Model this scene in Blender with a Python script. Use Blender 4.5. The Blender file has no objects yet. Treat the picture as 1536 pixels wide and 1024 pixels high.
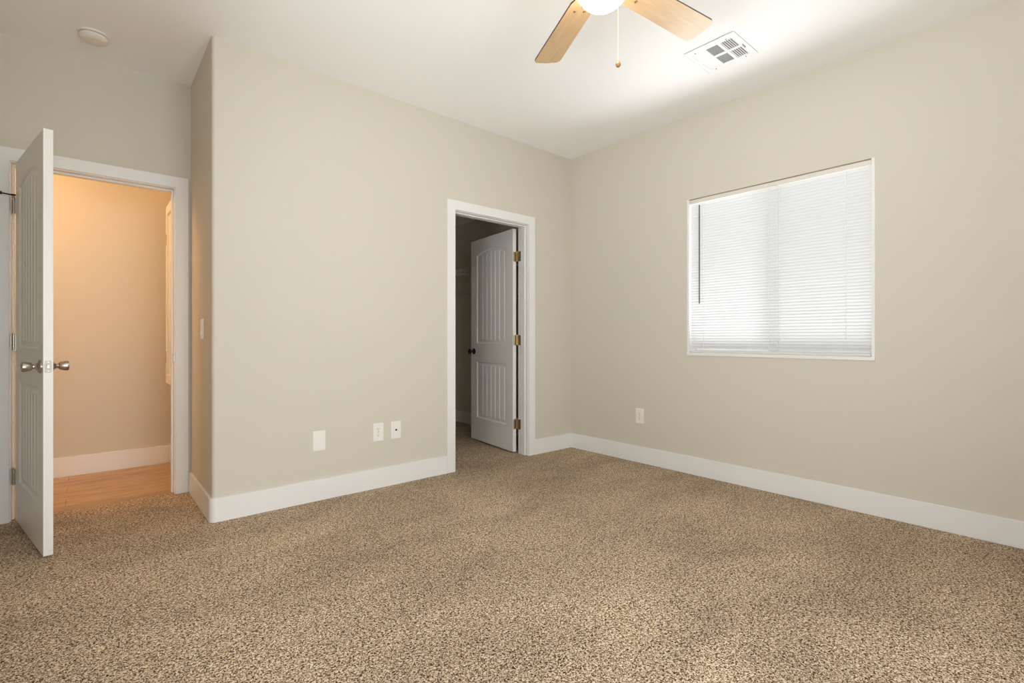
import bpy, math
from mathutils import Vector, Matrix
from mathutils.geometry import tessellate_polygon

S = bpy.context.scene
COL = S.collection
R = math.radians

# ------------------------------------------------------------------ camera
cam_d = bpy.data.cameras.new('camera')
cam = bpy.data.objects.new('camera', cam_d)
COL.objects.link(cam)
S.camera = cam
YAW = 0.86023445
cam.location = (-3.49622, -3.20374, 1.03705)
cam.rotation_euler = (math.pi / 2, 0, YAW - math.pi / 2)
cam_d.sensor_fit = 'HORIZONTAL'
cam_d.sensor_width = 36.0
cam_d.lens = 740.244 / 1536 * 36.0
cam_d.shift_y = (506.856 - 512) / 1536
cam_d.clip_start = 0.02

# ------------------------------------------------------------------ world, lights, exposure
S.view_settings.view_transform = 'Standard'
S.view_settings.look = 'None'
S.view_settings.gamma = 1.0
S.view_settings.use_curve_mapping = False
S.view_settings.exposure = -0.13
S.cycles.use_denoising = True
S.cycles.max_bounces = 12
S.cycles.diffuse_bounces = 8
S.cycles.transparent_max_bounces = 16
S.cycles.caustics_reflective = False
S.cycles.caustics_refractive = False

W = bpy.data.worlds.new('sky')
S.world = W
W.use_nodes = True
bg = W.node_tree.nodes['Background']
bg.inputs[0].default_value = (0.86, 0.93, 1.0, 1)
bg.inputs[1].default_value = 1.1


def area(name, loc, target, sx, sy, power, color):
    d = bpy.data.lights.new(name, 'AREA')
    d.shape = 'RECTANGLE'
    d.size, d.size_y = sx, sy
    d.energy = power
    d.color = color
    o = bpy.data.objects.new(name, d)
    o.location = loc
    o.rotation_euler = (Vector(target) - Vector(loc)).to_track_quat('-Z', 'Y').to_euler()
    COL.objects.link(o)
    return o


# daylight: sunlit ground outside the blind window, plus fill added through two made-up windows out of view
FILL = (0.94, 0.982, 1.0)
area('daylight_side', (1.25, -1.8, 0.05), (0.0, -1.8, 1.5), 2.4, 1.4, 205, (0.97, 0.99, 1.0))
area('fill_back', (-2.85, -5.0, 1.1), (-2.85, -3.9, 1.1), 2.2, 2.0, 136, FILL)  # added fill from behind the camera
area('fill_left_level', (-5.0, -2.6, 1.3), (-3.9, -2.6, 1.3), 1.8, 2.2, 22, FILL)  # unseen fill, added level from the left
area('fill_left_low', (-5.1, -2.6, 0.4), (-3.9, -2.6, 1.3), 2.2, 1.4, 186, FILL)  # added low fill, tilted up to brighten the ceiling
hl = bpy.data.lights.new('hall_lamp', 'POINT')
hl.energy = 38
hl.color = (1.0, 0.60, 0.28)
hl.shadow_soft_size = 0.12
hlo = bpy.data.objects.new('hall_lamp', hl)
hlo.location = (-4.6, 1.3, 2.38)
COL.objects.link(hlo)


# ------------------------------------------------------------------ materials
def new_mat(name):
    m = bpy.data.materials.new(name)
    m.use_nodes = True
    nt = m.node_tree
    return m, nt, nt.nodes['Principled BSDF']


def plain(name, rgb, rough=0.5, metal=0.0, coat=0.0, bump=None, spec=0.5):
    m, nt, p = new_mat(name)
    p.inputs['Base Color'].default_value = (*rgb, 1)
    p.inputs['Roughness'].default_value = rough
    p.inputs['Metallic'].default_value = metal
    p.inputs['Specular IOR Level'].default_value = spec
    if coat:
        p.inputs['Coat Weight'].default_value = coat
        p.inputs['Coat Roughness'].default_value = 0.08
    if bump:
        sc, st, dist = bump
        tc = nt.nodes.new('ShaderNodeTexCoord')
        n = nt.nodes.new('ShaderNodeTexNoise')
        n.inputs['Scale'].default_value = sc
        n.inputs['Detail'].default_value = 3
        b = nt.nodes.new('ShaderNodeBump')
        b.inputs['Strength'].default_value = st
        b.inputs['Distance'].default_value = dist
        nt.links.new(tc.outputs['Object'], n.inputs['Vector'])
        nt.links.new(n.outputs['Fac'], b.inputs['Height'])
        nt.links.new(b.outputs['Normal'], p.inputs['Normal'])
    return m


def ramp(nt, stops):
    r = nt.nodes.new('ShaderNodeValToRGB')
    e = r.color_ramp.elements
    while len(e) < len(stops):
        e.new(0.5)
    for el, (pos, c) in zip(e, stops):
        el.position = pos
        el.color = (*c, 1)
    return r


def carpet_mat():
    m, nt, p = new_mat('speckled_carpet')
    L = nt.links.new
    tc = nt.nodes.new('ShaderNodeTexCoord')
    n = nt.nodes.new('ShaderNodeTexNoise')
    n.inputs['Scale'].default_value = 170
    n.inputs['Detail'].default_value = 2
    n.inputs['Roughness'].default_value = 0.5
    n.inputs['Distortion'].default_value = 1.2
    L(tc.outputs['Object'], n.inputs['Vector'])
    r = ramp(nt, [(0.38, (0.045, 0.028, 0.016)), (0.45, (0.235, 0.156, 0.097)), (0.50, (0.50, 0.36, 0.235)),
                  (0.55, (0.78, 0.59, 0.41)), (0.62, (0.95, 0.82, 0.64))])
    L(n.outputs['Fac'], r.inputs['Fac'])
    # broad brushed patches in the pile
    big = nt.nodes.new('ShaderNodeTexNoise')
    big.inputs['Scale'].default_value = 1.5
    big.inputs['Detail'].default_value = 4
    big.inputs['Distortion'].default_value = 0.6
    bmap = nt.nodes.new('ShaderNodeMapping')
    bmap.inputs['Rotation'].default_value = (0, 0, R(20))
    bmap.inputs['Scale'].default_value = (0.8, 1.7, 1.0)
    L(tc.outputs['Object'], bmap.inputs['Vector'])
    L(bmap.outputs['Vector'], big.inputs['Vector'])
    mr = nt.nodes.new('ShaderNodeMapRange')
    mr.inputs['From Min'].default_value = 0.3
    mr.inputs['From Max'].default_value = 0.7
    mr.inputs['To Min'].default_value = 0.74
    mr.inputs['To Max'].default_value = 1.08
    L(big.outputs['Fac'], mr.inputs['Value'])
    mx = nt.nodes.new('ShaderNodeMix')
    mx.data_type = 'RGBA'
    mx.blend_type = 'MULTIPLY'
    mx.inputs['Factor'].default_value = 1
    L(r.outputs['Color'], mx.inputs['A'])
    L(mr.outputs['Result'], mx.inputs['B'])
    L(mx.outputs['Result'], p.inputs['Base Color'])
    b = nt.nodes.new('ShaderNodeBump')
    b.inputs['Strength'].default_value = 0.7
    b.inputs['Distance'].default_value = 0.006
    L(n.outputs['Fac'], b.inputs['Height'])
    L(b.outputs['Normal'], p.inputs['Normal'])
    p.inputs['Roughness'].default_value = 1.0
    p.inputs['Specular IOR Level'].default_value = 0.1
    return m


def plank_mat():
    m, nt, p = new_mat('hall_plank_floor')
    L = nt.links.new
    tc = nt.nodes.new('ShaderNodeTexCoord')
    br = nt.nodes.new('ShaderNodeTexBrick')
    br.inputs['Scale'].default_value = 1.0
    br.inputs['Brick Width'].default_value = 1.2
    br.inputs['Row Height'].default_value = 0.18
    br.inputs['Mortar Size'].default_value = 0.0012
    br.inputs['Color1'].default_value = (0.42, 0.27, 0.155, 1)
    br.inputs['Color2'].default_value = (0.54, 0.37, 0.225, 1)
    br.inputs['Mortar'].default_value = (0.16, 0.09, 0.05, 1)
    L(tc.outputs['Object'], br.inputs['Vector'])
    mp = nt.nodes.new('ShaderNodeMapping')
    mp.inputs['Scale'].default_value = (3, 14, 1)
    n = nt.nodes.new('ShaderNodeTexNoise')
    n.inputs['Scale'].default_value = 1.6
    n.inputs['Detail'].default_value = 5
    L(tc.outputs['Object'], mp.inputs['Vector'])
    L(mp.outputs['Vector'], n.inputs['Vector'])
    r = ramp(nt, [(0.3, (0.72, 0.68, 0.63)), (0.7, (1.1, 1.08, 1.05))])
    L(n.outputs['Fac'], r.inputs['Fac'])
    mx = nt.nodes.new('ShaderNodeMix')
    mx.data_type = 'RGBA'
    mx.blend_type = 'MULTIPLY'
    mx.inputs['Factor'].default_value = 1
    L(br.outputs['Color'], mx.inputs['A'])
    L(r.outputs['Color'], mx.inputs['B'])
    L(mx.outputs['Result'], p.inputs['Base Color'])
    p.inputs['Roughness'].default_value = 0.42
    return m


def blade_mat():
    m, nt, p = new_mat('maple_blade_laminate')
    L = nt.links.new
    tc = nt.nodes.new('ShaderNodeTexCoord')
    mp = nt.nodes.new('ShaderNodeMapping')
    mp.inputs['Scale'].default_value = (4, 40, 4)
    n = nt.nodes.new('ShaderNodeTexNoise')
    n.inputs['Scale'].default_value = 1.5
    n.inputs['Detail'].default_value = 4
    L(tc.outputs['Object'], mp.inputs['Vector'])
    L(mp.outputs['Vector'], n.inputs['Vector'])
    r = ramp(nt, [(0.3, (0.56, 0.36, 0.17)), (0.7, (0.66, 0.44, 0.225))])
    L(n.outputs['Fac'], r.inputs['Fac'])
    L(r.outputs['Color'], p.inputs['Base Color'])
    p.inputs['Roughness'].default_value = 0.25
    p.inputs['Coat Weight'].default_value = 1.0
    p.inputs['Coat IOR'].default_value = 1.8
    p.inputs['Coat Roughness'].default_value = 0.42
    return m


def slat_mat():
    m = bpy.data.materials.new('white_vinyl_slat')
    m.use_nodes = True
    nt = m.node_tree
    nt.nodes.remove(nt.nodes['Principled BSDF'])
    out = nt.nodes['Material Output']
    d = nt.nodes.new('ShaderNodeBsdfDiffuse')
    d.inputs[0].default_value = (0.75, 0.755, 0.755, 1)
    t = nt.nodes.new('ShaderNodeBsdfTranslucent')
    t.inputs[0].default_value = (0.90, 0.91, 0.92, 1)
    mx = nt.nodes.new('ShaderNodeMixShader')
    mx.inputs[0].default_value = 0.20
    nt.links.new(d.outputs[0], mx.inputs[1])
    nt.links.new(t.outputs[0], mx.inputs[2])
    nt.links.new(mx.outputs[0], out.inputs[0])
    return m


def see_through(name, rgb, fac, glossy):
    m = bpy.data.materials.new(name)
    m.use_nodes = True
    nt = m.node_tree
    nt.nodes.remove(nt.nodes['Principled BSDF'])
    out = nt.nodes['Material Output']
    t = nt.nodes.new('ShaderNodeBsdfTransparent')
    if glossy:
        g = nt.nodes.new('ShaderNodeBsdfGlossy')
        g.inputs['Roughness'].default_value = 0.02
    else:
        g = nt.nodes.new('ShaderNodeBsdfDiffuse')
    g.inputs[0].default_value = (*rgb, 1)
    mx = nt.nodes.new('ShaderNodeMixShader')
    mx.inputs[0].default_value = fac
    nt.links.new(t.outputs[0], mx.inputs[1])
    nt.links.new(g.outputs[0], mx.inputs[2])
    nt.links.new(mx.outputs[0], out.inputs[0])
    return m


def globe_mat(strength):
    m, nt, p = new_mat('lit_opal_glass')
    p.inputs['Base Color'].default_value = (0.9, 0.88, 0.84, 1)
    p.inputs['Roughness'].default_value = 0.25
    p.inputs['Emission Color'].default_value = (1.0, 0.86, 0.68, 1)
    p.inputs['Emission Strength'].default_value = strength
    return m


M = {
    'wall': plain('greige_wall_paint', (0.645, 0.605, 0.53), 0.75, bump=(140, 0.12, 0.004), spec=0.25),
    'ceiling': plain('white_ceiling_paint', (0.91, 0.915, 0.91), 0.85, bump=(120, 0.12, 0.004), spec=0.2),
    'trim': plain('white_trim_paint', (0.81, 0.81, 0.80), 0.38),
    'door': plain('white_door_paint', (0.84, 0.82, 0.785), 0.33),
    'carpet': carpet_mat(),
    'plank': plank_mat(),
    'nickel': plain('satin_nickel', (0.50, 0.46, 0.41), 0.27, 1.0),
    'plate': plain('brushed_strike_plate', (0.36, 0.34, 0.31), 0.45, 0.9),
    'brass': plain('aged_brass', (0.50, 0.40, 0.26), 0.35, 1.0),
    'fob': plain('turned_wood_fob', (0.30, 0.17, 0.07), 0.35),
    'bronze': plain('dark_bronze', (0.035, 0.028, 0.025), 0.28, 0.6),
    'plastic': plain('white_plastic', (0.85, 0.83, 0.79), 0.35),
    'register': plain('white_register_enamel', (0.88, 0.885, 0.88), 0.4),
    'ivory': plain('smoke_detector_plastic', (0.80, 0.75, 0.68), 0.45),
    'dark': plain('dark_slot', (0.02, 0.018, 0.016), 0.6),
    'grey': plain('duct_metal', (0.30, 0.30, 0.295), 0.6),
    'wand': plain('smoky_acrylic_wand', (0.06, 0.06, 0.065), 0.2),
    'cord': plain('white_cord', (0.80, 0.80, 0.80), 0.8),
    'vinyl': plain('window_vinyl', (0.80, 0.81, 0.82), 0.4),
    'rail': plain('cream_headrail', (0.72, 0.68, 0.62), 0.4),
    'slat': slat_mat(),
    'glass': see_through('window_glass', (1, 1, 1), 0.06, True),
    'screen': see_through('insect_screen_mesh', (0.18, 0.19, 0.20), 0.13, False),
    'blade': blade_mat(),
    'blade_edge': plain('dark_blade_edge', (0.06, 0.035, 0.02), 0.4),
    'globe': globe_mat(24),
    'wire': plain('white_coated_wire', (0.72, 0.70, 0.66), 0.4),
    'hanger': plain('bare_steel_wire', (0.55, 0.53, 0.50), 0.35, 0.9),
}


# ------------------------------------------------------------------ mesh helpers
class MB:
    def __init__(s):
        s.v, s.f, s.mi = [], [], []

    def add(s, vs, fs, mi=0):
        o = len(s.v)
        s.v += [tuple(q) for q in vs]
        s.f += [tuple(i + o for i in q) for q in fs]
        s.mi += [mi] * len(fs)
        return s

    def box(s, x0, x1, y0, y1, z0, z1, T=None, mi=0):
        vs = [Vector((x, y, z)) for z in (z0, z1) for y in (y0, y1) for x in (x0, x1)]
        if T is not None:
            vs = [T @ q for q in vs]
        return s.add(vs, [(0, 2, 3, 1), (4, 5, 7, 6), (0, 1, 5, 4), (2, 6, 7, 3), (0, 4, 6, 2), (1, 3, 7, 5)], mi)

    def prism(s, poly, z0, z1, T=None, mi=0):
        """poly counter-clockwise seen from +z; may be concave"""
        n = len(poly)
        vs = [Vector((x, y, z0)) for x, y in poly] + [Vector((x, y, z1)) for x, y in poly]
        if T is not None:
            vs = [T @ q for q in vs]
        tri = tessellate_polygon([[Vector((x, y, 0)) for x, y in poly]])
        fs = []
        for a, b, c in tri:
            pa, pb, pc = poly[a], poly[b], poly[c]
            if (pb[0] - pa[0]) * (pc[1] - pa[1]) - (pb[1] - pa[1]) * (pc[0] - pa[0]) < 0:
                b, c = c, b
            fs += [(a, c, b), (a + n, b + n, c + n)]
        fs += [(i, (i + 1) % n, (i + 1) % n + n, i + n) for i in range(n)]
        return s.add(vs, fs, mi)

    def lathe(s, prof, T=None, seg=32, mi=0):
        """prof: list of (radius, height) along local z"""
        vs, fs = [], []
        for r, h in prof:
            for k in range(seg):
                a = 2 * math.pi * k / seg
                vs.append(Vector((r * math.cos(a), r * math.sin(a), h)))
        for i in range(len(prof) - 1):
            for k in range(seg):
                k2 = (k + 1) % seg
                fs.append((i * seg + k, i * seg + k2, (i + 1) * seg + k2, (i + 1) * seg + k))
        fs.append(tuple(reversed(range(seg))))
        fs.append(tuple(range((len(prof) - 1) * seg, len(prof) * seg)))
        if T is not None:
            vs = [T @ q for q in vs]
        return s.add(vs, fs, mi)

    def rod(s, a, b, r, seg=12, mi=0):
        a, b = Vector(a), Vector(b)
        T = Matrix.Translation(a) @ (b - a).to_track_quat('Z', 'Y').to_matrix().to_4x4()
        return s.lathe([(r, 0), (r, (b - a).length)], T, seg, mi)

    def tube(s, pts, r, seg=8, mi=0):
        pts = [Vector(q) for q in pts]
        vs, fs = [], []
        n = len(pts)
        up = Vector((0, 0, 1))
        for i, q in enumerate(pts):
            d = (pts[min(i + 1, n - 1)] - pts[max(i - 1, 0)]).normalized()
            u = up.cross(d)
            if u.length < 1e-4:
                u = Vector((1, 0, 0)).cross(d)
            u.normalize()
            w = d.cross(u)
            for k in range(seg):
                a = 2 * math.pi * k / seg
                vs.append(q + u * (r * math.cos(a)) + w * (r * math.sin(a)))
        for i in range(n - 1):
            for k in range(seg):
                k2 = (k + 1) % seg
                fs.append((i * seg + k, i * seg + k2, (i + 1) * seg + k2, (i + 1) * seg + k))
        fs.append(tuple(reversed(range(seg))))
        fs.append(tuple(range((n - 1) * seg, n * seg)))
        return s.add(vs, fs, mi)

    def build(s, name, mat, parent=None, bevel=0.0, smooth=False, segs=2):
        me = bpy.data.meshes.new(name)
        me.from_pydata(s.v, [], s.f)
        for mm in (mat if isinstance(mat, (list, tuple)) else [mat]):
            me.materials.append(mm)
        me.polygons.foreach_set('material_index', s.mi)
        if smooth:
            me.polygons.foreach_set('use_smooth', [True] * len(me.polygons))
            me.set_sharp_from_angle(angle=R(smooth if smooth is not True else 40))
        me.update()
        o = bpy.data.objects.new(name, me)
        COL.objects.link(o)
        if parent is not None:
            o.parent = parent
        if bevel:
            b = o.modifiers.new('bevel', 'BEVEL')
            b.width = bevel
            b.segments = segs
            b.limit_method = 'ANGLE'
            b.angle_limit = R(50)
        return o


def empty(name, loc=(0, 0, 0), rz=0.0, rot=None):
    o = bpy.data.objects.new(name, None)
    o.empty_display_size = 0.1
    o.location = loc
    o.rotation_euler = rot if rot else (0, 0, rz)
    COL.objects.link(o)
    return o


def thing(o, label, cat, group=None):
    o['label'] = label
    o['category'] = cat
    if group:
        o['group'] = group
    return o


def struct(o):
    o['kind'] = 'structure'
    return o


def dup(root):
    r = root.copy()
    COL.objects.link(r)
    for ch in root.children:
        c = ch.copy()
        COL.objects.link(c)
        c.parent = r
        for g in ch.children:
            d = g.copy()
            COL.objects.link(d)
            d.parent = c
    return r


# ------------------------------------------------------------------ dimensions (metres; far corner of the room at the origin)
H = 2.74
XL, YB = -3.96, -3.96          # left and back walls
XA = -2.965                    # outer corner of the far wall
YD = 0.75                      # wall with the entry door
T1 = 0.115
TC = 0.125                      # thickness of the far wall
YC = 2.25                      # closet back
YH = 1.80                      # hall back
CX0, CX1 = -1.325, -0.557      # closet clear opening
EX0, EX1 = -3.823, -3.058      # entry clear opening
OH = 2.03                      # clear opening height
JT = 0.019


def arc(cx, cy, r, a0, a1, n=8):
    return [(cx + r * math.cos(R(a0 + (a1 - a0) * i / n)), cy + r * math.sin(R(a0 + (a1 - a0) * i / n))) for i in range(n + 1)]


# ------------------------------------------------------------------ floors, ceilings, walls
m = MB()
m.prism([(XL, YB), (0, YB), (0, YC), (-2.85, YC), (-2.85, 0.785), (XL, 0.785)], -0.05, 0.0)
struct(m.build('floor', M['carpet']))
m = MB().box(-5.2, -2.85, 0.785, YH + 0.1, -0.05, -0.004)
struct(m.build('floor_hall', M['plank']))
struct(MB().box(XL - 0.1, 0.16, YB - 0.1, YD + T1, H, H + 0.1).build('ceiling', M['ceiling']))
struct(MB().box(-5.2, -2.85, YD + T1, YH + 0.1, 2.62, 2.72).build('ceiling_hall', M['ceiling']))
struct(MB().box(-2.85, 0.0, TC, YC, 2.44, 2.54).build('ceiling_closet', M['ceiling']))

WY0, WY1, WZ0, WZ1 = -2.40, -1.205, 0.905, 2.095
m = MB()
m.box(0, 0.16, YB - 0.1, WY0, 0, H).box(0, 0.16, WY1, YC + 0.1, 0, H)
m.box(0, 0.16, WY0, WY1, 0, WZ0).box(0, 0.16, WY0, WY1, WZ1, H)
struct(m.build('wall_right', M['wall']))

r_ = 0.02
m = MB()
poly = [(CX0 - JT, 0), (CX0 - JT, TC), (-2.85, TC), (-2.85, YD), (XA, YD), (XA, r_)] + arc(XA + r_, r_, r_, 180, 270)[1:]
m.prism(poly, 0, H)
m.box(CX0 - JT, CX1 + JT, 0, TC, OH + JT, H)
m.box(CX1 + JT, 0, 0, TC, 0, H)
wf = m.build('wall_far', M['wall'], smooth=30)
struct(wf)

m = MB()
m.box(XL - 0.1, EX0 - JT, YD, YD + T1, 0, H).box(EX1 + JT, -2.85, YD, YD + T1, 0, H)
m.box(EX0 - JT, EX1 + JT, YD, YD + T1, OH + JT, H)
struct(m.build('wall_entry', M['wall']))
LY0, LY1, LZ0, LZ1 = -3.45, -1.75, 0.45, 2.00
m = MB()
m.box(XL - 0.1, XL, YB - 0.1, LY0, 0, H).box(XL - 0.1, XL, LY1, YD, 0, H)
m.box(XL - 0.1, XL, LY0, LY1, 0, LZ0).box(XL - 0.1, XL, LY0, LY1, LZ1, H)
struct(m.build('wall_left', M['wall']))
BX0, BX1, BZ0, BZ1 = -3.75, -1.95, 0.05, 2.08
m = MB()
m.box(XL, BX0, YB - 0.1, YB, 0, H).box(BX1, 0, YB - 0.1, YB, 0, H)
m.box(BX0, BX1, YB - 0.1, YB, 0, BZ0).box(BX0, BX1, YB - 0.1, YB, BZ1, H)
struct(m.build('wall_back', M['wall']))
struct(MB().box(-5.2, -2.85, YH, YH + 0.1, -0.05, 2.72).build('wall_hall_back', M['wall']))
struct(MB().box(-2.96, -2.85, YD + T1, YH, -0.05, 2.72).build('wall_hall_right', M['wall']))
struct(MB().box(-5.3, -5.2, YD, YH + 0.1, -0.05, 2.72).build('wall_hall_left', M['wall']))
struct(MB().box(-5.2, XL - 0.1, YD, YD + T1, -0.05, 2.72).build('wall_hall_front', M['wall']))
struct(MB().box(-2.85, 0.0, YC, YC + 0.1, 0, 2.6).build('wall_closet_back', M['wall']))
struct(MB().box(-2.95, -2.85, YH, YC + 0.1, 0, 2.6).build('wall_closet_left', M['wall']))

# ------------------------------------------------------------------ baseboards
BH, BT = 0.135, 0.014
CW = 0.073                     # casing width
cl0, cl1 = CX0 - 0.005 - CW, CX1 + 0.005 + CW
er1 = EX1 + 0.005 + CW
m = MB()
o_ = [(cl0, 0), (XA + r_, 0)]
poly = [(cl0, 0), ] + [(XA + r_, 0)] + arc(XA + r_, r_, r_, 270, 180)[1:] + [(XA, YD), (XA - BT, YD)] + \
       [(XA - BT, r_)] + arc(XA + r_, r_, r_ + BT, 180, 270)[1:] + [(cl0, -BT)]
poly = list(reversed(poly))
if sum(poly[i][0] * poly[(i + 1) % len(poly)][1] - poly[(i + 1) % len(poly)][0] * poly[i][1] for i in range(len(poly))) < 0:
    poly.reverse()
m.prism(poly, 0, BH)
m.box(cl1, -BT, -BT, 0, 0, BH)
struct(m.build('baseboard_far', M['trim'], bevel=0.003, smooth=30))
struct(MB().box(-BT, 0, YB + BT, 0, 0, BH).build('baseboard_right', M['trim'], bevel=0.003))
struct(MB().box(XL + BT, 0, YB, YB + BT, 0, BH).build('baseboard_back', M['trim'], bevel=0.003))
struct(MB().box(XL, XL + BT, YB, YD - 0.02, 0, BH).build('baseboard_left', M['trim'], bevel=0.003))
struct(MB().box(-BT, 0, TC, YC - BT, 0, BH).build('baseboard_closet_right', M['trim'], bevel=0.003))
struct(MB().box(-2.85, 0, YC - BT, YC, 0, BH).build('baseboard_closet_back', M['trim'], bevel=0.003))
struct(MB().box(-5.2, -2.96, YH - BT, YH, -0.004, BH + 0.008).build('baseboard_hall_back', M['trim'], bevel=0.003))
struct(MB().box(-2.96 - BT, -2.96, YD + T1 + 0.02, YH - BT, -0.004, BH + 0.008).build('baseboard_hall_right', M['trim'], bevel=0.003))


# ------------------------------------------------------------------ door trims: casing on the room side, jamb with stop
def door_trim(name, x0, x1, yf, yb, stop0, stop1, hall_side):
    root = struct(empty(name, ((x0 + x1) / 2, yf, 0)))
    inv = Matrix.Translation((-(x0 + x1) / 2, -yf, 0))
    ct = 0.015
    sides = [(yf - ct, yf)] + ([(yb, yb + ct)] if hall_side else [])
    for k_, (ya, yb_) in enumerate(sides):
        a0, a1, top = x0 - (0.005, 0.014)[k_], x1 + (0.005, 0.014)[k_], OH + (0.005, 0.014)[k_]
        m = MB()
        U = [(a0 - CW, 0), (a0, 0), (a0, top), (a1, top), (a1, 0), (a1 + CW, 0), (a1 + CW, top + CW), (a0 - CW, top + CW)]
        m.prism([(x, z) for x, z in U], -yb_, -ya, inv @ Matrix(((1, 0, 0, 0), (0, 0, -1, 0), (0, 1, 0, 0), (0, 0, 0, 1))))
        m.build('casing', M['trim'], root, bevel=0.0025)
    m = MB()
    m.box(x0 - JT, x0, yf, yb, 0, OH, inv).box(x1, x1 + JT, yf, yb, 0, OH, inv)
    m.box(x0 - JT, x1 + JT, yf, yb, OH, OH + JT, inv)
    m.build('jamb', M['trim'], root, bevel=0.0015)
    st = 0.011
    m = MB()
    m.box(x0, x0 + st, stop0, stop1, 0, OH - st, inv).box(x1 - st, x1, stop0, stop1, 0, OH - st, inv)
    m.box(x0, x1, stop0, stop1, OH - st, OH, inv)
    m.build('door_stop_strip', M['trim'], root, bevel=0.002)
    return root, inv


t1, inv1 = door_trim('trim_1', EX0, EX1, YD, YD + T1, YD + 0.045, YD + 0.085, True)
t2, inv2 = door_trim('trim_2', CX0, CX1, 0.0, TC, TC - 0.095, TC - 0.045, True)
# strike plate on the latch side of the entry jamb
m = MB().box(EX1 - 0.0015, EX1, YD + 0.004, YD + 0.034, 0.872, 0.930, inv1)
m.box(EX1 - 0.003, EX1 - 0.001, YD - 0.002, YD + 0.006, 0.885, 0.917, inv1)
m.build('strike_plate', M['nickel'], t1)


# ------------------------------------------------------------------ panelled doors
DW0, DW1, DY0, DY1, DZ0, DZ1 = 0.003, 0.765, 0.008, 0.043, 0.012, 2.022


def leaf_face(m, y, s):
    """one moulded face of the leaf: y = face plane, s = +1 when its outside looks to +y"""
    NG = 5
    gw = 0.014
    u0, u1 = DW0 + 0.113, DW1 - 0.116
    uc, hw = (u0 + u1) / 2, (u1 - u0) / 2
    fr = [0.0]
    for k in range(1, NG + 1):
        c = k / (NG + 1)
        w = gw / 2 / (u1 - u0)
        fr += [c - w, c, c + w]
    fr.append(1.0)
    extra = [i / 12 for i in range(1, 12)]
    groove = {round(k / (NG + 1), 6) for k in range(1, NG + 1)}
    for e in extra:
        if all(abs(e - q) > 0.012 for q in fr):
            fr.append(e)
    fr.sort()
    holes = []
    for v0, v1, rise in ((0.240, 0.800, 0.0), (0.985, 1.868, 0.040)):
        def ring(d, dep):
            lo = [(u0 + d + (u1 - u0 - 2 * d) * f, v0 + d) for f in fr]
            hi = [(u0 + d + (u1 - u0 - 2 * d) * f, v1 - d + rise * (1 - (2 * f - 1) ** 2)) for f in fr]
            return lo, hi, dep
        rings = [ring(0, 0), ring(0.010, -0.008), ring(0.022, -0.0085), ring(0.038, -0.0035)]
        n = len(fr)
        o = len(m.v)
        for j, (lo, hi, dep) in enumerate(rings):
            for side in (lo, hi):
                for i, (u, v) in enumerate(side):
                    dd = dep
                    if j == 3 and round(fr[i], 6) in groove:
                        dd = dep - 0.006
                    m.v.append((u, y + s * dd, v))
        def idx(j, hi, i):
            return o + j * 2 * n + (n if hi else 0) + i
        fs = []
        for j in range(3):
            for i in range(n - 1):
                fs.append((idx(j, 0, i), idx(j, 0, i + 1), idx(j + 1, 0, i + 1), idx(j + 1, 0, i)))
                fs.append((idx(j, 1, i + 1), idx(j, 1, i), idx(j + 1, 1, i), idx(j + 1, 1, i + 1)))
            fs.append((idx(j, 1, 0), idx(j, 0, 0), idx(j + 1, 0, 0), idx(j + 1, 1, 0)))
            fs.append((idx(j, 0, n - 1), idx(j, 1, n - 1), idx(j + 1, 1, n - 1), idx(j + 1, 0, n - 1)))
        for i in range(n - 1):
            fs.append((idx(3, 0, i), idx(3, 0, i + 1), idx(3, 1, i + 1), idx(3, 1, i)))
        if s > 0:
            fs = [tuple(reversed(q)) for q in fs]
        m.f += fs
        m.mi += [0] * len(fs)
        holes.append([(u, v) for u, v in rings[0][0]] + [(u, v) for u, v in reversed(rings[0][1])])
    outer = [(DW0, DZ0), (DW1, DZ0), (DW1, DZ1), (DW0, DZ1)]
    loops = [outer] + holes
    flat = [q for l in loops for q in l]
    tri = tessellate_polygon([[Vector((a, b, 0)) for a, b in l] for l in loops])
    fs = []
    for a, b, c in tri:
        pa, pb, pc = flat[a], flat[b], flat[c]
        ccw = (pb[0] - pa[0]) * (pc[1] - pa[1]) - (pb[1] - pa[1]) * (pc[0] - pa[0]) > 0
        # seen from -y, u to the right and v up is counter-clockwise
        if ccw == (s > 0):
            b, c = c, b
        fs.append((a, b, c))
    m.add([(u, y, v) for u, v in flat], fs)


def door_leaf():
    m = MB()
    leaf_face(m, DY0, -1)
    leaf_face(m, DY1, 1)
    a = [(DW0, DY0), (DW1, DY0), (DW1, DY1), (DW0, DY1)]
    vs = [(x, y, DZ0) for x, y in a] + [(x, y, DZ1) for x, y in a]
    m.add(vs, [(0, 3, 2, 1), (4, 5, 6, 7), (0, 1, 5, 4), (2, 3, 7, 6), (1, 2, 6, 5), (3, 0, 4, 7)][:2] +
          [(1, 2, 6, 5), (3, 0, 4, 7)])
    return m


leaf_mesh = None


def tulip_knob(a):
    return [(0.0325, 0.0), (0.0325, 0.004), (0.030, 0.007), (0.021, 0.011), (0.0135, 0.017), (0.0108, 0.023), (0.0108, 0.028),
            (0.0175, 0.031), (0.0205, 0.037), (0.0230, 0.050), (0.0240, 0.060), (0.0230, 0.0645), (0.0180, 0.066), (0.006, 0.066),
            (0.005, 0.068), (0.001, 0.068)]


def round_knob(a):
    return [(0.031, 0.0), (0.031, 0.004), (0.024, 0.009), (0.011, 0.013), (0.0095, 0.028), (0.014, 0.032), (0.023, 0.038),
            (0.0262, 0.046), (0.0250, 0.055), (0.018, 0.061), (0.008, 0.0635), (0.001, 0.064)]


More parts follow.
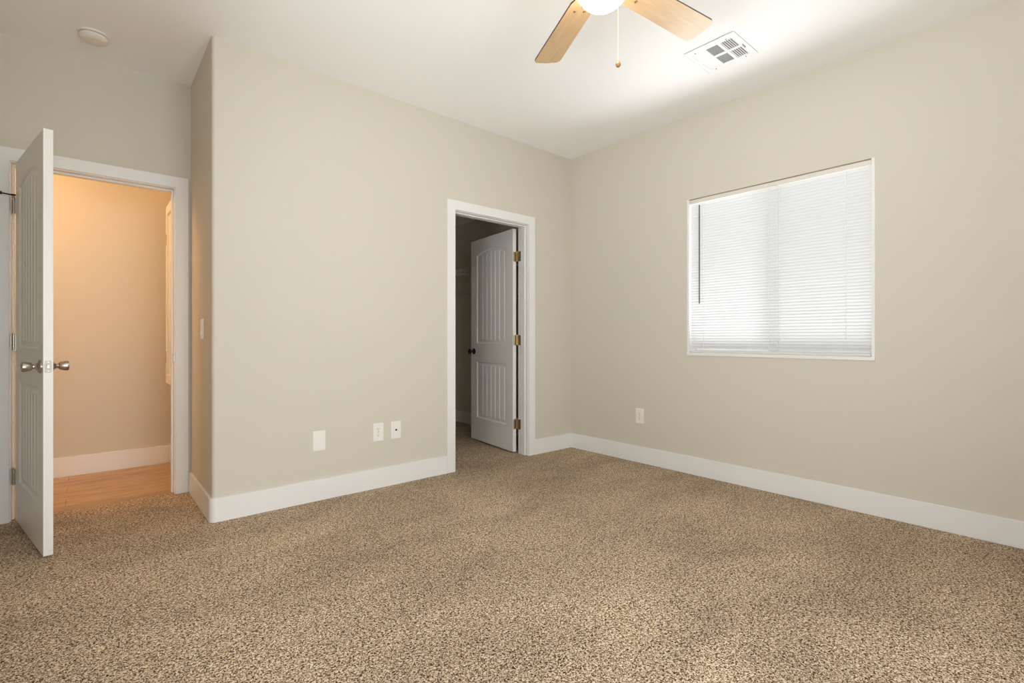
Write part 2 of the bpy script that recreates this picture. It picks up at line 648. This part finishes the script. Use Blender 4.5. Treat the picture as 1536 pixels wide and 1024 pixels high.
def make_door(name, pin, rz, knob, kmat, hmat, jamb_rect, hz):
    global leaf_mesh
    root = struct(empty(name, pin, rz))
    if leaf_mesh is None:
        lf = door_leaf().build('door_leaf', M['door'], root)
        leaf_mesh = lf.data
    else:
        lf = bpy.data.objects.new('door_leaf', leaf_mesh)
        COL.objects.link(lf)
        lf.parent = root
    KU, KZ = 0.705, 0.902
    Tn = Matrix.Translation((KU, DY0, KZ)) @ Matrix.Rotation(R(90), 4, 'X')
    Tp = Matrix.Translation((KU, DY1, KZ)) @ Matrix.Rotation(R(-90), 4, 'X')
    MB().lathe(knob(0), Tn, 36).build('door_knob', kmat, root, smooth=35)
    MB().lathe(knob(0), Tp, 36).build('door_knob', kmat, root, smooth=35)
    yc = (DY0 + DY1) / 2
    lp = MB().prism([(yc - 0.012, KZ - 0.024), (yc - 0.009, KZ - 0.028), (yc + 0.009, KZ - 0.028), (yc + 0.012, KZ - 0.024),
                     (yc + 0.012, KZ + 0.024), (yc + 0.009, KZ + 0.028), (yc - 0.009, KZ + 0.028), (yc - 0.012, KZ + 0.024)],
                    0, 0.0015, Matrix(((0, 0, 1, DW1), (1, 0, 0, 0), (0, 1, 0, 0), (0, 0, 0, 1))))
    lo = lp.build('latch_plate', M['plate'], root)
    lb = MB().box(DW1, DW1 + 0.009, yc - 0.007, yc + 0.005, KZ - 0.009, KZ + 0.009)
    lb.build('latch_bolt', M['nickel'], lo, bevel=0.002)
    for k in (-0.021, 0.021):
        MB().lathe([(0.0035, 0), (0.0025, 0.0012)], Matrix.Translation((DW1 + 0.001, yc, KZ + k)) @ Matrix.Rotation(R(90), 4, 'Y'), 10).build('screw', M['nickel'], lo)
    back = Matrix.Rotation(-rz, 4, 'Z') @ Matrix.Translation((-pin[0], -pin[1], -pin[2]))
    for z in hz:
        hg = MB()
        hg.box(DW0 - 0.002, DW0 - 0.0002, 0.0, DY0 + 0.030, z - 0.0445, z + 0.0445)
        x0, x1, y0, y1 = jamb_rect
        hg.box(x0, x1, y0, y1, z - 0.0445, z + 0.0445, back)
        ho = hg.build('hinge', hmat, root)
        kn = MB()
        for q in range(5):
            kn.lathe([(0.0058, 0.0004), (0.0062, 0.001), (0.0062, 0.0168), (0.0058, 0.0174)], Matrix.Translation((0, 0, z - 0.0445 + q * 0.0178)), 14)
        kn.lathe([(0.0045, 0), (0.0068, 0.002), (0.0068, 0.005), (0.003, 0.0075)], Matrix.Translation((0, 0, z + 0.0445)), 14)
        kn.build('hinge_barrel', hmat, ho, smooth=30)
    return root


PIN1, A1 = (-3.811, 0.733, 0), R(-78.7)
door1 = make_door('door_1', PIN1, A1, tulip_knob, M['nickel'], M['nickel'], (EX0 - 0.0002, EX0 + 0.0018, YD - 0.012, YD + 0.034), (1.783, 1.013, 0.255))
# hinge-pin door stop on the top hinge of the entry door
m = MB()
m.rod((0, 0, 1.838), (0, 0, 1.846), 0.011)
m.tube([(0, 0, 1.842), (0.005, -0.022, 1.842), (0.011, -0.048, 1.842)], 0.0035)
ds = m.build('hinge_stop', M['bronze'], door1, smooth=30)
MB().lathe([(0.004, 0), (0.0085, 0.001), (0.0085, 0.008), (0.005, 0.010)],
           Matrix.Translation((0.011, -0.048, 1.842)) @ Vector((0.22, -0.975, 0)).to_track_quat('Z', 'Y').to_matrix().to_4x4(), 14).build('bumper', M['dark'], ds, smooth=30)

PIN2, A2 = (-0.549, TC + 0.027, 0), R(180 - 96.6)
door2 = make_door('door_2', PIN2, A2, round_knob, M['bronze'], M['brass'], (CX1 - 0.0018, CX1 + 0.0002, TC - 0.032, TC + 0.008), (1.771, 1.018, 0.262))

# ------------------------------------------------------------------ window with white liner
win = struct(empty('window_1', (0, (WY0 + WY1) / 2, WZ0)))
iw = Matrix.Translation((0, -(WY0 + WY1) / 2, -WZ0))
lt, lx0 = 0.017, -0.004
m = MB()
m.box(lx0, 0.10, WY0, WY0 + lt, WZ0, WZ1, iw).box(lx0, 0.10, WY1 - lt, WY1, WZ0, WZ1, iw)
m.box(lx0 - 0.003, 0.10, WY0, WY1, WZ0, WZ0 + lt + 0.004, iw)
m.build('sill_liner', M['trim'], win, bevel=0.002)
fx0, fx1 = 0.10, 0.15
m = MB()
fw = 0.045
m.box(fx0, fx1, WY0, WY0 + fw, WZ0, WZ1, iw).box(fx0, fx1, WY1 - fw, WY1, WZ0, WZ1, iw)
m.box(fx0, fx1, WY0 + fw, WY1 - fw, WZ0, WZ0 + fw, iw).box(fx0, fx1, WY0 + fw, WY1 - fw, WZ1 - fw, WZ1, iw)
m.build('window_frame', M['vinyl'], win, bevel=0.003)
ym = -1.795
m = MB().box(fx0 - 0.005, fx1 - 0.005, ym - 0.03, ym + 0.03, WZ0 + fw, WZ1 - fw, iw)
m.build('meeting_stile', M['vinyl'], win, bevel=0.003)
for ya, yb in ((WY0 + fw, ym - 0.03), (ym + 0.03, WY1 - fw)):
    MB().box(0.124, 0.128, ya, yb, WZ0 + fw, WZ1 - fw, iw).build('window_glass', M['glass'], win)
MB().box(0.142, 0.1425, WY0 + fw, ym - 0.03, WZ0 + fw, WZ1 - fw, iw).build('insect_screen', M['screen'], win)

# made-up window behind the camera, added to let fill light in
wb = struct(empty('added_window_back', ((BX0 + BX1) / 2, YB, BZ0)))
ib = Matrix.Translation((-(BX0 + BX1) / 2, -YB, -BZ0))
m = MB()
m.box(BX0, BX0 + 0.05, YB - 0.09, YB - 0.04, BZ0, BZ1, ib).box(BX1 - 0.05, BX1, YB - 0.09, YB - 0.04, BZ0, BZ1, ib)
m.box(BX0 + 0.05, BX1 - 0.05, YB - 0.09, YB - 0.04, BZ0, BZ0 + 0.05, ib).box(BX0 + 0.05, BX1 - 0.05, YB - 0.09, YB - 0.04, BZ1 - 0.05, BZ1, ib)
m.box(-2.88, -2.82, YB - 0.09, YB - 0.04, BZ0 + 0.05, BZ1 - 0.05, ib)
m.build('window_frame', M['vinyl'], wb, bevel=0.003)
MB().box(BX0 + 0.05, BX1 - 0.05, YB - 0.067, YB - 0.063, BZ0 + 0.05, BZ1 - 0.05, ib).build('window_glass', M['glass'], wb)

# another invented window, in the wall beside the camera, for the left fill
wl = struct(empty('added_window_left', (XL, (LY0 + LY1) / 2, LZ0)))
il = Matrix.Translation((-XL, -(LY0 + LY1) / 2, -LZ0))
m = MB()
m.box(XL - 0.09, XL - 0.04, LY0, LY0 + 0.05, LZ0, LZ1, il).box(XL - 0.09, XL - 0.04, LY1 - 0.05, LY1, LZ0, LZ1, il)
m.box(XL - 0.09, XL - 0.04, LY0 + 0.05, LY1 - 0.05, LZ0, LZ0 + 0.05, il).box(XL - 0.09, XL - 0.04, LY0 + 0.05, LY1 - 0.05, LZ1 - 0.05, LZ1, il)
m.box(XL - 0.09, XL - 0.04, -2.63, -2.57, LZ0 + 0.05, LZ1 - 0.05, il)
m.build('window_frame', M['vinyl'], wl, bevel=0.003)
MB().box(XL - 0.067, XL - 0.063, LY0 + 0.05, LY1 - 0.05, LZ0 + 0.05, LZ1 - 0.05, il).build('window_glass', M['glass'], wl)

# ------------------------------------------------------------------ mini blind
bl = empty('window_blind', (0.02, (WY0 + WY1) / 2, WZ1))
thing(bl, 'white horizontal mini blind, closed, hanging inside the window opening', 'blind')
ibl = Matrix.Translation((-0.02, -(WY0 + WY1) / 2, -WZ1))
b0, b1 = WY0 + lt + 0.004, WY1 - lt - 0.004
MB().box(0.004, 0.036, b0 - 0.002, b1 + 0.002, WZ1 - 0.036, WZ1 - 0.007, ibl).build('headrail', M['rail'], bl, bevel=0.002)
TILT = R(61)
pitch = 0.0200
zt, zb = WZ1 - 0.048, WZ0 + lt + 0.036
ns = int((zt - zb) / pitch) + 1
m = MB()
for k in range(ns):
    zc = zt - k * pitch
    pts = []
    for i in range(5):
        t = (i / 4 - 0.5) * 0.025
        c = 0.0016 * (1 - (2 * i / 4 - 1) ** 2)
        # room edge (-x) up, crown towards the room below
        ux, uz = -math.cos(TILT), math.sin(TILT)
        nx, nz = math.sin(TILT), math.cos(TILT)
        pts.append((0.021 + ux * t + nx * c, zc + uz * t + nz * c))
    vs = [ibl @ Vector((x, b0, z)) for x, z in pts] + [ibl @ Vector((x, b1, z)) for x, z in pts]
    m.add(vs, [(i, i + 1, i + 6, i + 5) for i in range(4)])
m.build('slats', M['slat'], bl, smooth=True)
MB().box(0.010, 0.033, b0, b1, WZ0 + lt + 0.007, WZ0 + lt + 0.020, ibl).build('bottom_rail', M['rail'], bl, bevel=0.003)
for y in (-1.335, -1.800, -2.250):
    m = MB()
    for x in (0.0065, 0.0355):
        m.rod(ibl @ Vector((x, y, zt + 0.02)), ibl @ Vector((x, y, WZ0 + lt + 0.018)), 0.0009, 6)
    for k in range(ns):
        m.rod(ibl @ Vector((0.0062, y + 0.003, zt - k * pitch + 0.011)), ibl @ Vector((0.0062, y - 0.003, zt - k * pitch + 0.011)), 0.0016, 6)
    m.build('ladder_cord', M['cord'], bl)
m = MB()
for dy in (-0.004, 0.010):
    m.rod(ibl @ Vector((0.003, -1.868 + dy, WZ1 - 0.034)), ibl @ Vector((0.003, -1.868 + dy, 1.02 - dy)), 0.0010, 6)
    m.lathe([(0.001, 0.03), (0.004, 0.012), (0.0055, 0.0), (0.003, -0.004)], ibl @ Matrix.Translation((0.003, -1.868 + dy, 1.0 - dy)), 10)
m.build('lift_cord', M['cord'], bl)
m = MB()
m.rod(ibl @ Vector((0.000, -1.305, 1.297)), ibl @ Vector((0.000, -1.305, 2.040)), 0.0042, 6)
w_ = m.build('tilt_wand', M['wand'], bl)
MB().tube([ibl @ Vector((0.006, -1.305, 2.062)), ibl @ Vector((0.000, -1.305, 2.058)), ibl @ Vector((0.000, -1.305, 2.040))], 0.002).build('wand_hook', M['plastic'], w_)

# ------------------------------------------------------------------ ceiling fan
HUB = (-1.975, -1.975)
fan = empty('ceiling_fan', (HUB[0], HUB[1], H))
thing(fan, 'ceiling fan with light wood blades and a lit round glass globe', 'ceiling fan')
zf = 2.45 - H
MB().lathe([(0.068, 0), (0.068, -0.012), (0.055, -0.045), (0.020, -0.055), (0.018, -0.056)][::-1], None, 40).build('canopy', M['nickel'], fan, smooth=35)
MB().rod((0, 0, -0.12), (0, 0, -0.05), 0.014, 20).build('downrod', M['nickel'], fan, smooth=35)
MB().lathe([(0.02, zf + 0.18), (0.085, zf + 0.165), (0.115, zf + 0.13), (0.118, zf + 0.06), (0.10, zf + 0.025), (0.075, zf + 0.015)][::-1], None, 48).build('motor_housing', M['nickel'], fan, smooth=35)
MB().lathe([(0.075, zf + 0.016), (0.078, zf - 0.01), (0.062, zf - 0.02), (0.060, zf - 0.035)][::-1], None, 40).build('light_fitter', M['nickel'], fan, smooth=35)
cz_ = 2.425 - H
prof = [(0.001, -0.107)] + [(0.108 * math.cos(R(a)), 0.107 * math.sin(R(a))) for a in range(-80, 60, 10)] + [(0.058, 0.0)][:0]
gl = MB().lathe(prof, Matrix.Translation((0, 0, cz_)), 48).build('light_globe', M['globe'], fan, smooth=60)
x0, x1 = 0.140, 0.630
out = []
out += [(x0, -0.050)] + [(x0 + 0.03, -0.060)]
out += [(x1 - 0.035, -0.070)] + arc(x1 - 0.025, -0.045, 0.025, -80, -20, 5) + [(x1 + 0.004, 0.0)] + arc(x1 - 0.025, 0.045, 0.025, 20, 80, 5) + [(x1 - 0.035, 0.070)]
out += [(x0 + 0.03, 0.060), (x0, 0.050)]
for ang in (65.5, 137.5, 209.5, 281.5, 353.5):
    Tb = Matrix.Rotation(R(ang), 4, 'Z') @ Matrix.Translation((0, 0, zf)) @ Matrix.Rotation(R(-10), 4, 'X')
    mb = MB()
    n = len(out)
    mb.prism(out, -0.004, 0.004)
    for i in range(len(mb.f)):
        if len(mb.f[i]) == 4:
            mb.mi[i] = 1
    bo = mb.build('fan_blade', [M['blade'], M['blade_edge']], fan)
    bo.matrix_local = Tb
    ir = MB()
    ir.prism([(0.085, -0.014), (0.17, -0.022), (0.225, -0.034), (0.235, -0.026), (0.235, 0.026), (0.225, 0.034), (0.17, 0.022), (0.085, 0.014)], 0.0045, 0.0095)
    io = ir.build('blade_iron', M['brass'], bo, bevel=0.002)
    for sx, sy in ((0.215, -0.022), (0.215, 0.022), (0.18, 0.0)):
        MB().lathe([(0.0035, -0.0075), (0.0065, -0.006), (0.0065, -0.004)], Matrix.Translation((sx, sy, 0)), 14).build('blade_screw', M['brass'], bo, smooth=30)
# pull chain behind the globe
F2 = Vector((math.cos(YAW), math.sin(YAW), 0))
R2 = Vector((math.sin(YAW), -math.cos(YAW), 0))
pc = F2 * 0.078 + R2 * 0.079
zc0, zc1 = zf - 0.012, 2.158 - H
m = MB()
m.tube([F2 * 0.05 + R2 * 0.045 + Vector((0, 0, zc0)), pc + Vector((0, 0, zc0 - 0.004)), pc + Vector((0, 0, zc0 - 0.03))], 0.0014)
nb = 70
for k in range(nb):
    zz = zc0 - 0.03 + (zc1 - zc0 + 0.03) * k / (nb - 1)
    m.lathe([(0.0006, -0.0016), (0.0013, 0), (0.0006, 0.0016)], Matrix.Translation(pc + Vector((0, 0, zz))), 8)
ch = m.build('pull_chain', M['brass'], fan)
MB().lathe([(0.002, 0.012), (0.006, 0.009), (0.0105, 0.0), (0.0105, -0.005), (0.007, -0.011), (0.002, -0.013)][::-1],
           Matrix.Translation(pc + Vector((0, 0, zc1 - 0.010))), 20).build('chain_fob', M['fob'], ch, smooth=40)

# ------------------------------------------------------------------ ceiling vent
VX0, VX1, VY0, VY1 = -0.782, -0.468, -1.932, -1.630
vc = ((VX0 + VX1) / 2, (VY0 + VY1) / 2)
ve = empty('ceiling_vent', (vc[0], vc[1], H))
thing(ve, 'white square metal air register with six louvred cells on the ceiling', 'vent')
hx, hy = (VX1 - VX0) / 2, (VY1 - VY0) / 2
ix, iy = hx - 0.042, hy - 0.030
m = MB()
# sloped frame ring
o = [(-hx, -hy), (hx, -hy), (hx, hy), (-hx, hy)]
i_ = [(-hx + 0.012, -hy + 0.012), (hx - 0.012, -hy + 0.012), (hx - 0.012, hy - 0.012), (-hx + 0.012, hy - 0.012)]
j_ = [(-ix, -iy), (ix, -iy), (ix, iy), (-ix, iy)]
vs = [(x, y, -0.0035) for x, y in o] + [(x, y, -0.0075) for x, y in o] + [(x, y, -0.011) for x, y in i_] + [(x, y, -0.010) for x, y in j_] + [(x, y, -0.001) for x, y in j_]
fs = []
for a in range(4):
    for k in range(4):
        k2 = (k + 1) % 4
        fs.append((a * 4 + k2, a * 4 + k, a * 4 + 4 + k, a * 4 + 4 + k2))
m.add(vs, fs)
bw = 0.008
cw3 = (2 * iy - 2 * 0.014) / 3
ys = [-iy, -iy + cw3, -iy + cw3 + 0.014, iy - cw3 - 0.014, iy - cw3, iy]
m.box(-bw, bw, -iy, iy, -0.0098, -0.004)
m.box(-ix, ix, ys[1], ys[2], -0.010, -0.004)
m.box(-ix, ix, ys[3], ys[4], -0.010, -0.004)
m.build('register_frame', M['register'], ve)
MB().box(-ix - 0.004, ix + 0.004, -iy - 0.004, iy + 0.004, -0.0009, -0.0002).build('duct_opening', M['grey'], ve)
lv = MB()
for cx0, cx1 in ((-ix, -bw), (bw, ix)):
    for c, (a, b) in enumerate(((ys[0], ys[1]), (ys[2], ys[3]), (ys[4], ys[5]))):
        if c == 1:
            n = 9
            for k in range(n):
                x = cx0 + (cx1 - cx0) * (k + 0.5) / n
                lv.box(-0.0007, 0.0007, a, b, -0.0045, 0.0045, Matrix.Translation((x, 0, -0.0058)) @ Matrix.Rotation(R(60), 4, 'Y'))
        else:
            n = 6
            sgn = -1 if c == 0 else 1
            for k in range(n):
                y = a + (b - a) * (k + 0.5) / n
                lv.box(cx0, cx1, -0.0007, 0.0007, -0.0052, 0.0052, Matrix.Translation((0, y, -0.0058)) @ Matrix.Rotation(R(sgn * 56), 4, 'X'))
lv.build('louvers', M['register'], ve)
for sx in (-1, 1):
    for sy in (-1, 1):
        MB().lathe([(0.0045, 0.001), (0.0045, -0.001), (0.003, -0.002)][::-1], Matrix.Translation((sx * (ix + 0.012), sy * (iy - 0.028), -0.0105)), 12).build('screw', M['nickel'], ve)
MB().box(-0.012, 0.026, -hy + 0.014, -hy + 0.018, -0.018, -0.010).build('damper_lever', M['grey'], ve)

# ------------------------------------------------------------------ smoke detector
sd = empty('smoke_detector', (-3.468, 0.425, H))
thing(sd, 'round off-white smoke detector on the ceiling of the entry alcove', 'smoke detector')
MB().lathe([(0.066, -0.012), (0.070, -0.009), (0.070, 0.0)], None, 48).build('mounting_base', M['ivory'], sd, smooth=30)
MB().lathe([(0.030, -0.041), (0.048, -0.040), (0.058, -0.034), (0.066, -0.026), (0.066, -0.016)], None, 48).build('cover', M['ivory'], sd, smooth=30)
MB().lathe([(0.060, -0.016), (0.060, -0.012)], None, 40).build('vent_gap', M['grey'], sd)
MB().lathe([(0.010, -0.0425), (0.012, -0.041)], Matrix.Translation((0.012, -0.01, 0)), 18).build('test_button', M['plastic'], sd)


# ------------------------------------------------------------------ wall plates (local: x right, z up, facing -y)
def plate(root, w, h):
    return MB().box(-w / 2, w / 2, -0.006, 0.0, -h / 2, h / 2).build('cover_plate', M['plastic'], root, bevel=0.0025, segs=3)


def outlet(name, loc, rz, label):
    o = empty(name, loc, rz)
    thing(o, label, 'outlet', 'duplex power outlets')
    plate(o, 0.078, 0.124)
    for z in (0.020, -0.020):
        fc = MB()
        pl = arc(0, 0, 0.0165, -50, 50, 6) + arc(0, 0, 0.0165, 130, 230, 6)
        fc.prism(pl, 0.006, 0.0075, Matrix.Translation((0, 0, z)) @ Matrix.Rotation(R(90), 4, 'X'))
        f = fc.build('receptacle', M['plastic'], o)
        sl = MB()
        sl.box(-0.0075, -0.0055, -0.0080, -0.0074, z - 0.001, z + 0.0085)
        sl.box(0.0055, 0.0075, -0.0080, -0.0074, z + 0.000, z + 0.0075)
        sl.lathe([(0.0028, 0), (0.0028, 0.0006)], Matrix.Translation((0, -0.0074, z - 0.008)) @ Matrix.Rotation(R(90), 4, 'X'), 12)
        sl.build('slots', M['dark'], f)
    MB().lathe([(0.003, 0), (0.003, 0.001)], Matrix.Translation((0, -0.006, 0)) @ Matrix.Rotation(R(90), 4, 'X'), 12).build('screw', M['nickel'], o)
    return o


outlet('wall_outlet', (-1.966, 0, 0.385), 0, 'white duplex power outlet beside the cable plate, low on the closet wall')
outlet('wall_outlet', (0, -0.778, 0.388), R(-90), 'white duplex power outlet alone under the window wall, near the room corner')
cp = empty('cable_plate', (-1.832, 0, 0.385))
thing(cp, 'white wall plate with a single dark coax jack, next to the closet door', 'wall plate')
plate(cp, 0.078, 0.124)
jk = MB().lathe([(0.0068, 0), (0.0068, 0.004), (0.0045, 0.004), (0.0045, 0.009)], Matrix.Translation((0, -0.006, 0)) @ Matrix.Rotation(R(90), 4, 'X'), 12)
jk.build('coax_jack', M['dark'], cp)
for z in (0.042, -0.042):
    MB().lathe([(0.003, 0), (0.003, 0.001)], Matrix.Translation((0, -0.006, z)) @ Matrix.Rotation(R(90), 4, 'X'), 12).build('screw', M['plastic'], cp)
bp = empty('blank_plate', (-2.371, 0, 0.380))
thing(bp, 'plain blank white wall plate low on the wall, away from the outlets', 'wall plate')
plate(bp, 0.080, 0.126)
for z in (0.042, -0.042):
    MB().lathe([(0.003, 0), (0.003, 0.001)], Matrix.Translation((0, -0.006, z)) @ Matrix.Rotation(R(90), 4, 'X'), 12).build('screw', M['plastic'], bp)
ls = empty('light_switch', (XA, 0.300, 1.092), R(-90))
thing(ls, 'white rocker light switch on the side wall of the entry alcove', 'light switch')
plate(ls, 0.078, 0.124)
MB().prism([(0.034, -0.006), (-0.034, -0.006), (-0.034, -0.0115), (0.0, -0.008), (0.034, -0.0085)][::-1], -0.0165, 0.0165,
           Matrix(((0, 0, 1, 0), (0, 1, 0, 0), (1, 0, 0, 0), (0, 0, 0, 1)))).build('rocker', M['plastic'], ls)

# ------------------------------------------------------------------ closet: wire shelf and hanger
sh = empty('closet_shelf', (0, 1.2, 1.81))
thing(sh, 'white wire shelf along the closet side wall', 'shelf')
ish = Matrix.Translation((0, -1.2, -1.81))
y0, y1 = TC + 0.02, YC - 0.02
m = MB()
for x, z in ((-0.30, 1.812), (-0.20, 1.808), (-0.10, 1.808), (-0.012, 1.808), (-0.305, 1.75)):
    m.rod(ish @ Vector((x, y0, z)), ish @ Vector((x, y1, z)), 0.0045, 10)
m.build('long_rods', M['wire'], sh, smooth=40)
m = MB()
k = 0
y = y0 + 0.01
while y < y1:
    m.tube([ish @ Vector(q) for q in ((-0.004, y, 1.8145), (-0.296, y, 1.8145), (-0.304, y, 1.808), (-0.308, y, 1.75))], 0.0018, 6)
    y += 0.027
m.build('cross_wires', M['wire'], sh)
for y in (1.36, 0.75):
    m = MB()
    m.tube([ish @ Vector(q) for q in ((-0.300, y, 1.748), (-0.03, y, 1.50), (-0.004, y, 1.485))], 0.0045, 10)
    m.build('brace', M['wire'], sh, smooth=40)
hgr = empty('wire_hanger', (-0.305, 1.245, 1.745))
thing(hgr, 'empty thin wire coat hanger hanging from the closet shelf', 'clothes hanger')
W2, HH = 0.205, 0.115
m = MB()
ap = -0.085
m.tube([(0, 0, ap), (-0.02, 0, ap - 0.004), (-W2, 0, ap - HH), (-W2 - 0.006, 0, ap - HH - 0.010), (-W2 + 0.004, 0, ap - HH - 0.018),
        (0, 0, ap - HH - 0.024), (W2 - 0.004, 0, ap - HH - 0.018), (W2 + 0.006, 0, ap - HH - 0.010), (W2, 0, ap - HH), (0.02, 0, ap - 0.004), (0, 0, ap)], 0.0022, 8)
m.build('body', M['hanger'], hgr, smooth=60)
m = MB()
m.tube([(0, 0, ap)] + [(0.018 * math.cos(R(a)) , 0, -0.004 + 0.018 * math.sin(R(a))) for a in range(-60, 200, 20)], 0.0022, 8)
m.build('hook', M['hanger'], hgr, smooth=60)

# ------------------------------------------------------------------ hall: white cabinet built on the side wall
hc = empty('hall_cabinet', (-2.96, 1.38, 0.66))
thing(hc, 'white wall cabinet in the hall seen edge-on through the open entry door', 'cabinet')
ihc = Matrix.Translation((2.96, -1.38, -0.66))
c0, c1, cz0, cz1 = 1.0, 1.60, 0.68, 2.08
m = MB()
m.box(-3.02, -2.961, c0, c0 + 0.07, cz0, cz1, ihc).box(-3.02, -2.961, c1 - 0.07, c1, cz0, cz1, ihc)
m.box(-3.02, -2.961, c0 + 0.07, c1 - 0.07, cz1 - 0.07, cz1, ihc).box(-3.02, -2.961, c0 + 0.07, c1 - 0.07, cz0, cz0 + 0.07, ihc)
m.build('face_frame', M['trim'], hc, bevel=0.002)
MB().box(-3.005, -2.961, c0 + 0.07, c1 - 0.07, cz0 + 0.07, cz1 - 0.07, ihc).build('cabinet_door', M['door'], hc)
for z in (1.816, 0.885):
    MB().box(-3.0225, -3.02, c1 - 0.052, c1 - 0.018, z - 0.045, z + 0.045, ihc).build('hinge', M['brass'], hc)

# ------------------------------------------------------------------ what each piece of the setting is
for n_, l_, c_ in (
        ('door_1', 'white panelled entry door standing open into the bedroom, with nickel knobs', 'door'),
        ('door_2', 'white panelled closet door swung open into the dark closet, with brass hinges', 'door'),
        ('trim_1', 'white casing and jamb around the entry doorway to the hall', 'door frame'),
        ('trim_2', 'white casing and jamb around the closet doorway', 'door frame'),
        ('window_1', 'white framed sliding window behind the closed mini blind', 'window'),
        ('floor', 'brown speckled carpet of the bedroom', 'floor'),
        ('floor_hall', 'light brown wood plank floor of the hall', 'floor'),
        ('ceiling', 'white bedroom ceiling', 'ceiling'),
        ('wall_far', 'greige wall with the closet doorway and the wall plates', 'wall'),
        ('wall_right', 'greige wall with the blind window', 'wall'),
        ('wall_entry', 'greige alcove wall over the entry doorway', 'wall')):
    bpy.data.objects[n_]['label'] = l_
    bpy.data.objects[n_]['category'] = c_
